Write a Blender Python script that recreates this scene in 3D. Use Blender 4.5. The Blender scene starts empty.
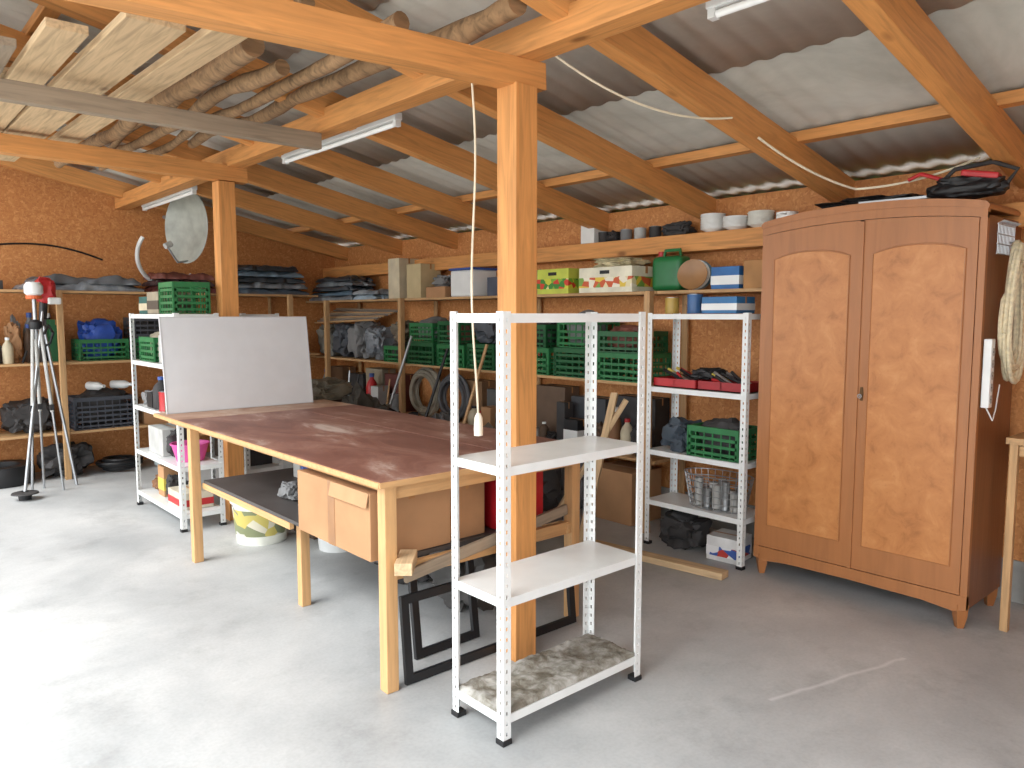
import bpy,bmesh,math,random
from mathutils import Vector,Matrix,Euler,noise
random.seed(7)
SC=bpy.context.scene; COL=SC.collection
V=Vector
# ---------------------------------------------------------------- materials
def newmat(name):
    m=bpy.data.materials.new(name); m.use_nodes=True
    nt=m.node_tree; b=nt.nodes['Principled BSDF']
    return m,nt,b
def N(nt,t,**k):
    n=nt.nodes.new(t)
    for a,v in k.items(): setattr(n,a,v)
    return n
def ramp(nt,src,stops):
    r=nt.nodes.new('ShaderNodeValToRGB')
    e=r.color_ramp.elements
    while len(e)<len(stops): e.new(0.5)
    for el,(p,c) in zip(e,stops):
        el.position=p; el.color=(c[0],c[1],c[2],1)
    nt.links.new(src,r.inputs[0]); return r
def coords(nt,scale=(1,1,1)):
    tc=N(nt,'ShaderNodeTexCoord'); mp=N(nt,'ShaderNodeMapping')
    mp.inputs['Scale'].default_value=scale
    nt.links.new(tc.outputs['Object'],mp.inputs['Vector']); return mp.outputs[0]
def S(c):
    return tuple(((v/255)/12.92 if v/255<0.04045 else ((v/255+0.055)/1.055)**2.4) for v in c)
def mul(c,k): return tuple(min(1,x*k) for x in c)
_mc={}
def mat(rgb,rough=.55,metal=0,var=.15,scale=8,bump=0.0,name=None):
    key=(rgb,rough,metal,var,scale,bump)
    if key in _mc: return _mc[key]
    m,nt,b=newmat(name or 'paint_%d_%d_%d'%rgb)
    c=S(rgb); co=coords(nt)
    nz=N(nt,'ShaderNodeTexNoise'); nz.inputs['Scale'].default_value=scale; nz.inputs['Detail'].default_value=5
    nt.links.new(co,nz.inputs['Vector'])
    r=ramp(nt,nz.outputs[0],[(.3,mul(c,1-var)),(.7,mul(c,1+var))])
    nt.links.new(r.outputs[0],b.inputs['Base Color'])
    b.inputs['Roughness'].default_value=rough; b.inputs['Metallic'].default_value=metal
    if bump:
        bp=N(nt,'ShaderNodeBump'); bp.inputs['Strength'].default_value=bump; bp.inputs['Distance'].default_value=.01
        nt.links.new(nz.outputs[0],bp.inputs['Height']); nt.links.new(bp.outputs[0],b.inputs['Normal'])
    _mc[key]=m; return m
def wood(rgb,name,var=.3,rough=.6,sc=(1.2,16,16),knots=True):
    m,nt,b=newmat(name); c=S(rgb)
    co=coords(nt,sc)
    nz=N(nt,'ShaderNodeTexNoise'); nz.inputs['Scale'].default_value=2.2; nz.inputs['Detail'].default_value=7; nz.inputs['Distortion'].default_value=1.2
    nt.links.new(co,nz.inputs['Vector'])
    r=ramp(nt,nz.outputs[0],[(.28,mul(c,1-var)),(.5,c),(.75,mul(c,1+var*.8))])
    out=r.outputs[0]
    if knots:
        vo=N(nt,'ShaderNodeTexVoronoi'); vo.inputs['Scale'].default_value=1.0
        nt.links.new(coords(nt,(2.2,5,5)),vo.inputs['Vector'])
        k=ramp(nt,vo.outputs['Distance'],[(.05,(.35,.28,.22)),(.13,(1,1,1))])
        mx=N(nt,'ShaderNodeMix',data_type='RGBA',blend_type='MULTIPLY'); mx.inputs[0].default_value=.8
        nt.links.new(out,mx.inputs[6]); nt.links.new(k.outputs[0],mx.inputs[7]); out=mx.outputs[2]
    nt.links.new(out,b.inputs['Base Color']); b.inputs['Roughness'].default_value=rough
    bp=N(nt,'ShaderNodeBump'); bp.inputs['Strength'].default_value=.25; bp.inputs['Distance'].default_value=.004
    nt.links.new(nz.outputs[0],bp.inputs['Height']); nt.links.new(bp.outputs[0],b.inputs['Normal'])
    return m
W_ORANGE=wood((206,144,82),'orange_stained_timber',.25)
W_PALE=wood((182,144,100),'pale_pine')
W_GREY=wood((150,134,114),'weathered_board',.25,.8)
W_LIGHT=wood((196,168,130),'rough_sawn_board',.32,.85)
W_LOG=wood((140,110,78),'peeled_log',.5,.9,(2,10,10))
W_LEG=wood((200,156,106),'pine_leg',.2)
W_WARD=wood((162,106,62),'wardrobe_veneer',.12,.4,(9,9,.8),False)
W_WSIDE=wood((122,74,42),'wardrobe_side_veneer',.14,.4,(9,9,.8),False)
def burl():
    m,nt,b=newmat('burl_veneer')
    n=N(nt,'ShaderNodeTexNoise'); n.inputs['Scale'].default_value=9; n.inputs['Detail'].default_value=8; n.inputs['Roughness'].default_value=.64; n.inputs['Distortion'].default_value=.5
    nt.links.new(coords(nt),n.inputs['Vector'])
    r=ramp(nt,n.outputs[0],[(.3,S((156,98,52))),(.43,S((178,116,64))),(.58,S((188,126,72))),(.75,S((200,142,88)))])
    v=N(nt,'ShaderNodeTexVoronoi'); v.inputs['Scale'].default_value=30; nt.links.new(coords(nt),v.inputs['Vector'])
    k=ramp(nt,v.outputs['Distance'],[(.04,(.72,.66,.6)),(.2,(1,1,1))])
    mx=N(nt,'ShaderNodeMix',data_type='RGBA',blend_type='MULTIPLY'); mx.inputs[0].default_value=.35
    nt.links.new(r.outputs[0],mx.inputs[6]); nt.links.new(k.outputs[0],mx.inputs[7])
    nt.links.new(mx.outputs[2],b.inputs['Base Color']); b.inputs['Roughness'].default_value=.4
    return m
M_BURL=burl()
def osb(name):
    m,nt,b=newmat(name)
    cols=[]
    for i,s in enumerate([(44,44,105),(98,98,46),(66,66,66)]):
        co=coords(nt,s)
        v=N(nt,'ShaderNodeTexVoronoi'); v.inputs['Scale'].default_value=.75; v.inputs['Randomness'].default_value=1
        nz=N(nt,'ShaderNodeTexNoise'); nz.inputs['Scale'].default_value=.4
        nt.links.new(co,nz.inputs['Vector'])
        ad=N(nt,'ShaderNodeVectorMath',operation='MULTIPLY_ADD'); ad.inputs[1].default_value=(4,4,4)
        nt.links.new(nz.outputs['Color'],ad.inputs[0]); nt.links.new(co,ad.inputs[2]); nt.links.new(ad.outputs[0],v.inputs['Vector'])
        sp=N(nt,'ShaderNodeSeparateColor'); nt.links.new(v.outputs['Color'],sp.inputs[0])
        r=ramp(nt,sp.outputs[0],[(0,S((182,116,64))),(.4,S((194,128,72))),(.75,S((200,136,78))),(1,S((214,154,96)))])
        cols.append(r.outputs[0])
    out=cols[0]
    for k,(sc,c2) in enumerate(((16,cols[1]),(23,cols[2]))):
        nz=N(nt,'ShaderNodeTexNoise'); nz.inputs['Scale'].default_value=sc; nt.links.new(coords(nt),nz.inputs['Vector'])
        st=ramp(nt,nz.outputs[0],[(.46,(0,0,0)),(.54,(1,1,1))])
        mx=N(nt,'ShaderNodeMix',data_type='RGBA'); nt.links.new(st.outputs[0],mx.inputs[0]); nt.links.new(out,mx.inputs[6]); nt.links.new(c2,mx.inputs[7]); out=mx.outputs[2]
    nt.links.new(out,b.inputs['Base Color']); b.inputs['Roughness'].default_value=.65
    return m
M_OSB=osb('oriented_strand_board')
def concrete():
    m,nt,b=newmat('concrete_floor')
    a=N(nt,'ShaderNodeTexNoise'); a.inputs['Scale'].default_value=.7; a.inputs['Detail'].default_value=11; a.inputs['Roughness'].default_value=.66; a.inputs['Distortion'].default_value=.3
    nt.links.new(coords(nt),a.inputs['Vector'])
    r=ramp(nt,a.outputs[0],[(.3,S((152,155,156))),(.45,S((172,174,174))),(.58,S((188,189,188))),(.72,S((208,208,205)))])
    c=N(nt,'ShaderNodeTexNoise'); c.inputs['Scale'].default_value=70; c.inputs['Detail'].default_value=4; nt.links.new(coords(nt),c.inputs['Vector'])
    r2=ramp(nt,c.outputs[0],[(.3,(.92,.92,.92)),(.6,(1,1,1))])
    mx=N(nt,'ShaderNodeMix',data_type='RGBA',blend_type='MULTIPLY'); mx.inputs[0].default_value=1
    nt.links.new(r.outputs[0],mx.inputs[6]); nt.links.new(r2.outputs[0],mx.inputs[7])
    d=N(nt,'ShaderNodeTexNoise'); d.inputs['Scale'].default_value=2.4; d.inputs['Detail'].default_value=10; d.inputs['Roughness'].default_value=.72
    nt.links.new(coords(nt),d.inputs['Vector'])
    r3=ramp(nt,d.outputs[0],[(.33,(.80,.80,.80)),(.47,(.97,.97,.97)),(.62,(1.0,1.0,1.0)),(.7,(1.1,1.1,1.1))])
    m2=N(nt,'ShaderNodeMix',data_type='RGBA',blend_type='MULTIPLY'); m2.inputs[0].default_value=1
    nt.links.new(mx.outputs[2],m2.inputs[6]); nt.links.new(r3.outputs[0],m2.inputs[7])
    out=m2.outputs[2]
    tc=N(nt,'ShaderNodeTexCoord'); sx=N(nt,'ShaderNodeSeparateXYZ'); nt.links.new(tc.outputs['Object'],sx.inputs[0])
    nzz=N(nt,'ShaderNodeTexNoise'); nzz.inputs['Scale'].default_value=6; nzz.inputs['Detail'].default_value=8; nt.links.new(tc.outputs['Object'],nzz.inputs['Vector'])
    def M(op,a,b=None):
        n=N(nt,'ShaderNodeMath',operation=op)
        for k,x in enumerate((a,b)):
            if x is None: continue
            if isinstance(x,(int,float)): n.inputs[k].default_value=x
            else: nt.links.new(x,n.inputs[k])
        return n.outputs[0]
    for sl,x0,y0,x1,wd in ((-.258,2.64,1.464,3.42,.016),):
        e=M('SUBTRACT',M('SUBTRACT',sx.outputs[1],y0),M('MULTIPLY',M('SUBTRACT',sx.outputs[0],x0),sl))
        e=M('ABSOLUTE',M('ADD',e,M('MULTIPLY',M('SUBTRACT',nzz.outputs[0],.5),.05)))
        k=M('SUBTRACT',1,M('MINIMUM',M('DIVIDE',e,wd),1))
        k=M('MULTIPLY',k,M('MULTIPLY',M('GREATER_THAN',sx.outputs[0],x0),M('LESS_THAN',sx.outputs[0],x1)))
        mm=N(nt,'ShaderNodeMix',data_type='RGBA'); nt.links.new(M('MULTIPLY',k,.4),mm.inputs[0]); nt.links.new(out,mm.inputs[6]); mm.inputs[7].default_value=(.8,.8,.8,1); out=mm.outputs[2]
    nt.links.new(out,b.inputs['Base Color'])
    rr=ramp(nt,a.outputs[0],[(.35,(.42,.42,.42)),(.7,(.68,.68,.68))]); nt.links.new(rr.outputs[0],b.inputs['Roughness'])
    bp=N(nt,'ShaderNodeBump'); bp.inputs['Strength'].default_value=.08; bp.inputs['Distance'].default_value=.01
    nt.links.new(a.outputs[0],bp.inputs['Height']); nt.links.new(bp.outputs[0],b.inputs['Normal'])
    return m
def mottled(name,stops,scale,rough=.5,detail=8,dist=.5,sc=(1,1,1)):
    m,nt,b=newmat(name)
    a=N(nt,'ShaderNodeTexNoise'); a.inputs['Scale'].default_value=scale; a.inputs['Detail'].default_value=detail; a.inputs['Roughness'].default_value=.65; a.inputs['Distortion'].default_value=dist
    nt.links.new(coords(nt,sc),a.inputs['Vector'])
    r=ramp(nt,a.outputs[0],[(p,S(c)) for p,c in stops]); nt.links.new(r.outputs[0],b.inputs['Base Color'])
    b.inputs['Roughness'].default_value=rough
    return m
def printed(name,cols,scale=16):
    m,nt,b=newmat(name)
    v=N(nt,'ShaderNodeTexVoronoi'); v.inputs['Scale'].default_value=scale; nt.links.new(coords(nt),v.inputs['Vector'])
    sp=N(nt,'ShaderNodeSeparateColor'); nt.links.new(v.outputs['Color'],sp.inputs[0])
    r=ramp(nt,sp.outputs[0],[(i/len(cols),S(c)) for i,c in enumerate(cols)]); r.color_ramp.interpolation='CONSTANT'
    nt.links.new(r.outputs[0],b.inputs['Base Color']); b.inputs['Roughness'].default_value=.5
    return m
M_ROOF=mottled('fibre_cement_sheet',[(.3,(160,156,146)),(.5,(184,180,170)),(.7,(200,197,188))],1.3,.95)
M_TTOP=mottled('worn_red_brown_tabletop',[(.3,(112,74,64)),(.45,(132,90,78)),(.56,(152,112,98)),(.70,(200,180,168))],2.2,.52,11,.8,(1.8,.8,1))
M_TEND=mottled('worn_pale_tabletop',[(.3,(150,112,90)),(.5,(178,142,118)),(.7,(204,184,164))],3,.5)
M_DIRT=mottled('dirty_cement_crust',[(.3,(78,72,60)),(.42,(112,106,94)),(.52,(140,137,128)),(.65,(170,168,162))],14,.9)
M_TARP=mottled('grey_blue_tarp',[(.3,(84,90,96)),(.5,(118,124,130)),(.7,(160,166,170))],5,.4)
M_PRINT1=printed('printed_green_fruit',[(120,170,50),(200,200,60),(60,130,50),(220,210,150),(200,60,40)],22)
M_PRINT2=printed('printed_yellow_fruit',[(224,214,170),(220,190,70),(200,90,50),(120,160,70),(232,226,206)],20)
WHITE=mat((222,224,222),.35,var=.05); CHINA=mat((244,244,240),.25,var=.02); METAL=mat((165,168,170),.35,.8); BLACK=mat((24,24,26),.5); DARK=mat((52,50,50),.7,var=.3)
CARD=mat((172,130,92),.85,var=.10,scale=5); GREEN=mat((40,110,62),.5); GREEN2=mat((30,88,50),.5); RED=mat((176,36,40),.4); BLUE=mat((50,80,150),.45)
YEL=mat((206,184,80),.5); GREY=mat((118,118,118),.6); LGREY=mat((176,176,172),.6); CREAM=mat((200,188,160),.6); PINK=mat((205,80,150),.5)
ROPE=mat((212,200,168),.85,var=.2,scale=60); CORD=mat((226,216,190),.6)
# ---------------------------------------------------------------- mesh builder
class MB:
    def __init__(s): s.bm=bmesh.new()
    def box(s,c,d,rot=(0,0,0),bev=0):
        r=bmesh.ops.create_cube(s.bm,size=1); vs=r['verts']
        bmesh.ops.transform(s.bm,matrix=Matrix.Translation(c)@Euler(rot).to_matrix().to_4x4()@Matrix.Diagonal((*d,1)),verts=vs)
        if bev:
            es={e for v in vs for e in v.link_edges}
            bmesh.ops.bevel(s.bm,geom=list(es),offset=bev,segments=3 if bev>.015 else 2,affect='EDGES',profile=.6)
        return s
    def bx(s,x0,x1,y0,y1,z0,z1,bev=0):
        return s.box(((x0+x1)/2,(y0+y1)/2,(z0+z1)/2),(x1-x0,y1-y0,z1-z0),bev=bev)
    def prism(s,pts,x0,x1):
        a=[s.bm.verts.new((x0,p[0],p[1])) for p in pts]; b=[s.bm.verts.new((x1,p[0],p[1])) for p in pts]
        s.bm.faces.new(a); s.bm.faces.new(b[::-1])
        n=len(pts)
        for i in range(n): s.bm.faces.new((a[i],b[i],b[(i+1)%n],a[(i+1)%n]))
        return s
    def tube(s,pts,r,n=8,closed=False):
        pts=[V(p) for p in pts]; m=len(pts); rs=r if isinstance(r,(list,tuple)) else [r]*m
        rings=[]; up=None
        for i,p in enumerate(pts):
            if closed: t=(pts[(i+1)%m]-pts[i-1])
            else: t=pts[min(i+1,m-1)]-pts[max(i-1,0)]
            t.normalize()
            if up is None:
                up=V((0,0,1)) if abs(t.z)<.9 else V((1,0,0))
            a=t.cross(up)
            if a.length<1e-4: a=t.orthogonal()
            a.normalize(); b=a.cross(t).normalized(); up=b
            rings.append([s.bm.verts.new(p+(a*math.cos(k*2*math.pi/n)+b*math.sin(k*2*math.pi/n))*rs[i]) for k in range(n)])
        for i in range(m if closed else m-1):
            A=rings[i];B=rings[(i+1)%m]
            for k in range(n): s.bm.faces.new((A[k],A[(k+1)%n],B[(k+1)%n],B[k]))
        if not closed:
            s.bm.faces.new(rings[0][::-1]); s.bm.faces.new(rings[-1])
        return s
    def cyl(s,p1,p2,r1,r2=None,n=16): return s.tube([p1,p2],[r1,r1 if r2 is None else r2],n)
    def lathe(s,prof,c=(0,0,0),n=24,closed=False):
        rings=[[s.bm.verts.new((c[0]+r*math.cos(k*2*math.pi/n),c[1]+r*math.sin(k*2*math.pi/n),c[2]+z)) for k in range(n)] for r,z in prof]
        m=len(rings)
        for i in range(m if closed else m-1):
            A=rings[i];B=rings[(i+1)%m]
            for k in range(n): s.bm.faces.new((A[k],A[(k+1)%n],B[(k+1)%n],B[k]))
        if not closed:
            if prof[0][0]>1e-3: s.bm.faces.new(rings[0][::-1])
            if prof[-1][0]>1e-3: s.bm.faces.new(rings[-1])
        return s
    def blob(s,d,seed=0,amp=.25,freq=3,sub=4,flat=True):
        r=bmesh.ops.create_icosphere(s.bm,subdivisions=sub,radius=1)
        for v in r['verts']:
            p=v.co.copy(); k=1+amp*noise.noise(p*freq*.6+V((seed*7.3,seed,3)))+amp*.5*noise.noise(p*freq*1.7+V((seed,5,1)))-amp*.35*abs(noise.noise(p*freq*2.6+V((seed,1,9))))
            q=V((math.copysign(abs(p.x)**.7,p.x),math.copysign(abs(p.y)**.7,p.y),math.copysign(abs(p.z)**.8,p.z)))*k
            q=V((max(-1,min(1,q.x)),max(-1,min(1,q.y)),q.z))
            z=q.z*d[2]/2+d[2]/2
            if flat: z=max(0,z)
            v.co=V((q.x*d[0]/2,q.y*d[1]/2,z))
        return s
    def obj(s,name,m,loc=(0,0,0),rot=(0,0,0),parent=None,smooth=False,label=None,cat=None,group=None):
        bmesh.ops.recalc_face_normals(s.bm,faces=s.bm.faces)
        me=bpy.data.meshes.new(name); s.bm.to_mesh(me); s.bm.free()
        if smooth:
            for p in me.polygons: p.use_smooth=True
            try: me.set_sharp_from_angle(angle=math.radians(40))
            except Exception: pass
        me.materials.append(m)
        o=bpy.data.objects.new(name,me); COL.objects.link(o)
        o.location=loc; o.rotation_euler=rot
        if parent: o.parent=parent
        if label: o['label']=label
        if cat: o['category']=cat
        if group: o['group']=group
        return o
def thing(name,loc,label,cat,rot=(0,0,0),group=None):
    e=bpy.data.objects.new(name,None); e.empty_display_size=.1; COL.objects.link(e)
    e.location=loc; e.rotation_euler=rot; e['label']=label; e['category']=cat
    if group: e['group']=group
    return e
def beam(name,p1,p2,w,h,m,label=None,cat=None,group=None,parent=None,bev=.004,roll=0):
    p1=V(p1);p2=V(p2);d=p2-p1;L=d.length
    yaw=math.atan2(d.y,d.x); pitch=-math.atan2(d.z,math.hypot(d.x,d.y))
    b=MB().box((L/2,0,0),(L,w,h),bev=bev)
    return b.obj(name,m,p1,Euler((roll,pitch,yaw)),parent,label=label,cat=cat,group=group)
# ---------------------------------------------------------------- setting
def struct(o): o['kind']='structure'; return o
XW=4.55; YW=8.38; XF=-.55
zb=lambda x:2.15+.2*(4.5-x)
struct(MB().bx(-1.2,XW+.1,-1.6,YW+.1,-.15,0).obj('floor',concrete()))
struct(MB().bx(XW,XW+.05,-1.4,YW,.22,2.285).obj('wall_back',M_OSB))
struct(MB().bx(XW-.015,XW+.07,-1.4,YW,0,.22).obj('baseboard_back',mat((150,150,146),.8)))
pts=[(XF,0),(XW,0),(XW,zb(XW)+.17),(XF,zb(XF)+.17)]
def gable(y,x0,name):
    b=MB(); P=[(x0,0),pts[1],pts[2],(x0,zb(x0)+.17)]
    a=[b.bm.verts.new((x,y,z)) for x,z in P]; c=[b.bm.verts.new((x,y+.05,z)) for x,z in P]
    b.bm.faces.new(a); b.bm.faces.new(c[::-1])
    for i in range(4): b.bm.faces.new((a[i],c[i],c[(i+1)%4],a[(i+1)%4]))
    struct(b.obj(name,M_OSB))
gable(YW,XF,'wall_left'); gable(-1.45,1.5,'wall_right_unseen')  # right-hand wall is out of view, added for its light bounce
b=MB(); ny=900
for x0,x1 in [(-.60,.6),(.5,1.9),(1.8,3.15),(3.05,4.95)]:
    rows=[]
    for x,ex in ((x0,.009),(x1,0)):
        rows.append([b.bm.verts.new((x,-1.5+10.1*j/ny,zb(x)+.207+ex+.0055*math.sin((-1.5+10.1*j/ny)*2*math.pi/.125))) for j in range(ny+1)])
    for j in range(ny): b.bm.faces.new((rows[0][j],rows[0][j+1],rows[1][j+1],rows[1][j]))
o=struct(b.obj('ceiling',M_ROOF,smooth=True))
md=o.modifiers.new('thick','SOLIDIFY'); md.thickness=.006; md.offset=1
o=MB().bx(-40,-1.2,-40,40,-.2,-.02).obj('ground_outside',mat((194,190,182),.9,scale=.6),label='unseen pale ground added to bounce light in',cat='ground'); o['kind']='structure'  # ground outside the view, made bright so it bounces light inside
b=MB()
for i in range(14):
    r=bmesh.ops.create_icosphere(b.bm,subdivisions=3,radius=1.0)
    for v in r['verts']:
        p=v.co*(1+.4*noise.noise(v.co*3+V((i,0,0)))); v.co=V((7.2+p.x*.8,-2+i*.85+p.y*.9,1.2+p.z*1.6))
o=b.obj('hedge',mottled('foliage',[(.3,(60,90,30)),(.5,(120,150,60)),(.7,(190,210,120))],9,.8),label='green hedge growing behind the shed wall',cat='hedge'); o['kind']='stuff'
# ---------------------------------------------------------------- timber frame
for y in [-.75,.24,1.2,2.13,3.08,4.05,5.02,5.98,6.95,8.10]:
    beam('rafter',(XF,y,zb(XF)+.075),(4.9,y,zb(4.9)+.075),.085,.15,W_ORANGE,'sloping orange-stained softwood roof rafter','roof beam','roof rafters')
for x in (-.4,.9,3.9,4.7):
    beam('roof_batten',(x,-1.45,zb(x)+.170),(x,8.36,zb(x)+.170),.08,.055,W_ORANGE,'orange batten carrying the corrugated roof sheets','batten','roof battens')
beam('purlin',(2.19,-1.4,2.605),(2.19,8.36,2.605),.12,.12,W_ORANGE,'long orange timber purlin over the posts','roof beam')
beam('purlin',(.1,-1.4,2.96),(.1,8.36,2.96),.12,.14,wood((150,88,48),'dark_stained_timber'),'darker stained timber purlin near the roof edge','roof beam')
beam('timber_plate',(4.46,-1.4,1.99),(4.46,8.36,1.99),.17,.12,W_ORANGE,'long orange timber plate along top of back wall','roof beam')
for i,(px,py) in enumerate([(2.17,2.42),(2.12,5.5)]):
    o=beam('support_post',(px,py,0),(px,py,2.44),.12,.12,W_ORANGE,['square orange-stained post behind the empty white shelf','square orange-stained post behind the workbench end'][i],'post')
beam('tie_beam',(-.3,2.42,2.39),(2.29,2.42,2.495),.10,.11,W_ORANGE,'orange tie beam resting on the central post','roof beam')
beam('tie_beam',(-.5,5.5,2.53),(2.28,5.5,2.50),.10,.11,W_ORANGE,'orange tie beam resting on the rear post','roof beam')
beam('weathered_plank',(-.3,4.13,2.50),(2.16,4.13,2.50),.06,.09,W_GREY,'grey weathered plank spanning under the stored timber','plank')
for x,dx,w,y0,y1,z,m,l in [(.30,-.05,.20,3.55,6.2,2.62,W_LIGHT,'wide pale'),(.53,.04,.19,3.8,6.4,2.62,W_GREY,'grey rough-sawn'),(.74,.0,.15,3.45,6.3,2.62,W_LIGHT,'pale'),
      (.98,-.06,.22,3.15,6.6,2.62,W_LIGHT,'long pale'),(.40,.08,.18,4.0,6.0,2.66,W_GREY,'short grey'),(.70,.1,.2,4.4,6.1,2.66,W_LIGHT,'short pale'),(1.24,-.08,.14,2.85,6.1,2.625,W_LIGHT,'narrow pale')]:
    beam('stored_board',(x,y0,z),(x+dx,y1,z),w,.036,m,l+' board stored on the tie beams','board','boards stored overhead')
for k,(x,y0,y1,r,z,dx) in enumerate([(1.40,3.25,6.8,.052,2.65,-.05),(1.46,2.9,6.9,.030,2.735,.16),(1.74,2.6,6.3,.036,2.635,-.02),(1.98,2.2,5.4,.046,2.66,-.10),(1.58,3.4,6.6,.04,2.64,.0)]):
    n=18; P=[(x+dx*i/n+.022*math.sin(i*.7+k*2),y0+(y1-y0)*i/n,z+.010*math.sin(i*1.1+k)) for i in range(n+1)]
    MB().tube(P,[r*(1-.35*i/n+.09*math.sin(i*2.1+k)+.05*math.sin(i*3.7)) for i in range(n+1)],12).obj('log',W_LOG,smooth=True,label='rough brown pole stored over the tie beams',cat='log',group='poles stored overhead')
def tube_lamp(p1,p2):
    p1=V(p1);p2=V(p2);L=(p2-p1).length; yaw=math.atan2(p2.y-p1.y,p2.x-p1.x)
    t=thing('fluorescent_lamp',p1,'long white fluorescent batten lamp fixed under the roof','lamp',(0,0,yaw),'fluorescent lamps')
    MB().box((L/2,0,.03),(L,.05,.04),bev=.006).obj('lamp_housing',WHITE,parent=t)
    MB().cyl((.03,0,-.008),(L-.03,0,-.008),.014).obj('lamp_tube',mat((244,246,244),.2,var=.01),parent=t,smooth=True)
    for x in (.02,L-.02): MB().box((x,0,.0),(.03,.035,.045)).obj('lamp_socket',WHITE,parent=t)
tube_lamp((2.36,3.6,2.55),(2.36,5.02,2.55)); tube_lamp((2.3,6.6,2.53),(2.3,8.0,2.53)); tube_lamp((2.40,.15,2.57),(2.40,1.65,2.57))
# ---------------------------------------------------------------- metal shelves
def angle_post(H,sx,sy):
    b=MB(); w=.034
    cols=[0,.012,.02,w]; rows=[0]; z=.02
    while z<H-.02:
        rows+= [z,z+.014]; z+=.038
    rows.append(H)
    for ax in (0,1):
        g=[[b.bm.verts.new(((sx*c,0,r) if ax==0 else (0,sy*c,r))) for c in cols] for r in rows]
        for i in range(len(rows)-1):
            for k in range(3):
                if k==1 and i%2==1: continue
                b.bm.faces.new((g[i][k],g[i][k+1],g[i+1][k+1],g[i+1][k]))
    return b
def metal_shelf(x0,y0,lx,ly,levels,label,H=1.5):
    t=thing('metal_shelf',(x0,y0,0),label,'shelf unit')
    for cx,cy,sx,sy in ((0,0,1,1),(lx,0,-1,1),(0,ly,1,-1),(lx,ly,-1,-1)):
        o=angle_post(H,sx,sy).obj('post',WHITE,(cx,cy,.012),parent=t)
        md=o.modifiers.new('s','SOLIDIFY'); md.thickness=.0022; md.offset=0
        MB().box((cx+sx*.015,cy+sy*.015,.01),(.042,.042,.02),bev=.003).obj('foot',BLACK,parent=t)
    for i,z in enumerate(levels):
        b=MB(); b.bx(.003,lx-.003,.003,ly-.003,z-.003,z)
        for y in (.003,ly-.005): b.bx(.003,lx-.003,y,y+.002,z-.032,z-.003)
        for x in (.003,lx-.005): b.bx(x,x+.002,.005,ly-.005,z-.032,z-.003)
        b.obj('shelf_board',WHITE,parent=t)
    return t
t=metal_shelf(1.65,1.91,.745,.29,[1.505,.985,.525,.105],'empty white slotted-angle metal shelf with dirty lowest board')
b=MB(); n=90; q=36
g=[[b.bm.verts.new((.006+.732*i/n,.006+.278*j/q,.1065+max(0,.013+.008*noise.noise(V((i*.08,j*.08,2)))+.006*noise.noise(V((i*.3,j*.3,8)))+.003*noise.noise(V((i*.9,j*.9,5))))*min(1,i/2,j/2,(n-i)/2,(q-j)/2))) for j in range(q+1)] for i in range(n+1)]
for i in range(n):
    for j in range(q): b.bm.faces.new((g[i][j],g[i+1][j],g[i+1][j+1],g[i][j+1]))
b.obj('cement_crust',M_DIRT,parent=t,label='grey-brown dried cement and dirt crust',smooth=True)
metal_shelf(3.90,2.37,.30,.72,[1.505,1.04,.63,.30],'white slotted metal shelf filled with tools beside the wardrobe')
metal_shelf(1.70,5.36,.30,1.05,[1.505,1.15,.80,.45,.12],'white slotted metal shelf with crates behind the workbench')
metal_shelf(2.30,5.70,.30,.75,[1.505,1.1,.7,.3],'white slotted metal shelf behind the rear post')
# ---------------------------------------------------------------- workbench
t=thing('workbench',(1.52,2.48,0),'long worktable with worn red-brown top on pine legs','table')
def tp(b,name,m,**k): return b.obj(name,m,(-1.52,-2.48,0),parent=t,**k)
tp(MB().bx(1.52,2.31,2.48,4.80,.838,.86,bev=.002),'table_top',M_TTOP,label='worn red-brown top with pale scuffs')
tp(MB().bx(2.314,2.74,2.48,4.80,.838,.86,bev=.002),'table_top',M_TTOP,label='worn red-brown top with pale scuffs')
tp(MB().bx(1.52,2.74,4.804,5.25,.838,.86,bev=.002),'table_top',M_TEND,label='paler worn end board of the top')
tp(MB().bx(1.515,2.745,2.472,2.48,.836,.858),'edge_strip',W_LEG); tp(MB().bx(1.512,1.52,2.48,5.25,.836,.858),'edge_strip',W_LEG)
def part_beam(name,p1,p2,w,h,m):
    off=V((1.52,2.48,0)); return beam(name,V(p1)-off,V(p2)-off,w,h,m,parent=t)
for x,y in ((1.572,2.517),(1.562,4.66),(2.66,2.56),(2.66,4.66)): part_beam('leg',(x,y,0),(x,y,.838),.055,.055,W_LEG)
for y in (2.530,4.66): part_beam('apron',(1.6,y,.805),(2.64,y,.805),.03,.062,W_LEG)
for x in (1.60,2.66): part_beam('apron',(x,2.54,.816),(x,5.2,.816),.03,.040,W_LEG)
part_beam('lower_rail',(1.58,2.565,.46),(2.66,2.565,.46),.03,.06,W_LEG)
part_beam('lower_rail',(1.61,3.45,.468),(1.61,4.64,.468),.025,.035,W_LEG); part_beam('lower_rail',(2.62,2.54,.46),(2.62,4.64,.46),.025,.05,W_LEG)
part_beam('middle_leg',(1.73,3.58,0),(1.73,3.58,.487),.05,.05,W_LEG)
tp(MB().bx(1.60,2.64,2.6,4.62,.487,.505),'lower_shelf',mat((74,70,68),.5,var=.25,scale=4))
t=thing('whiteboard',(1.56,5.12,.861),'blank white board leaning upright on the worktable end','board',(-.13,0,0))
MB().bx(0,1.02,0,.014,.0,.63,bev=.002).obj('board_panel',mat((214,216,218),.25,var=.03),parent=t)
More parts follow.
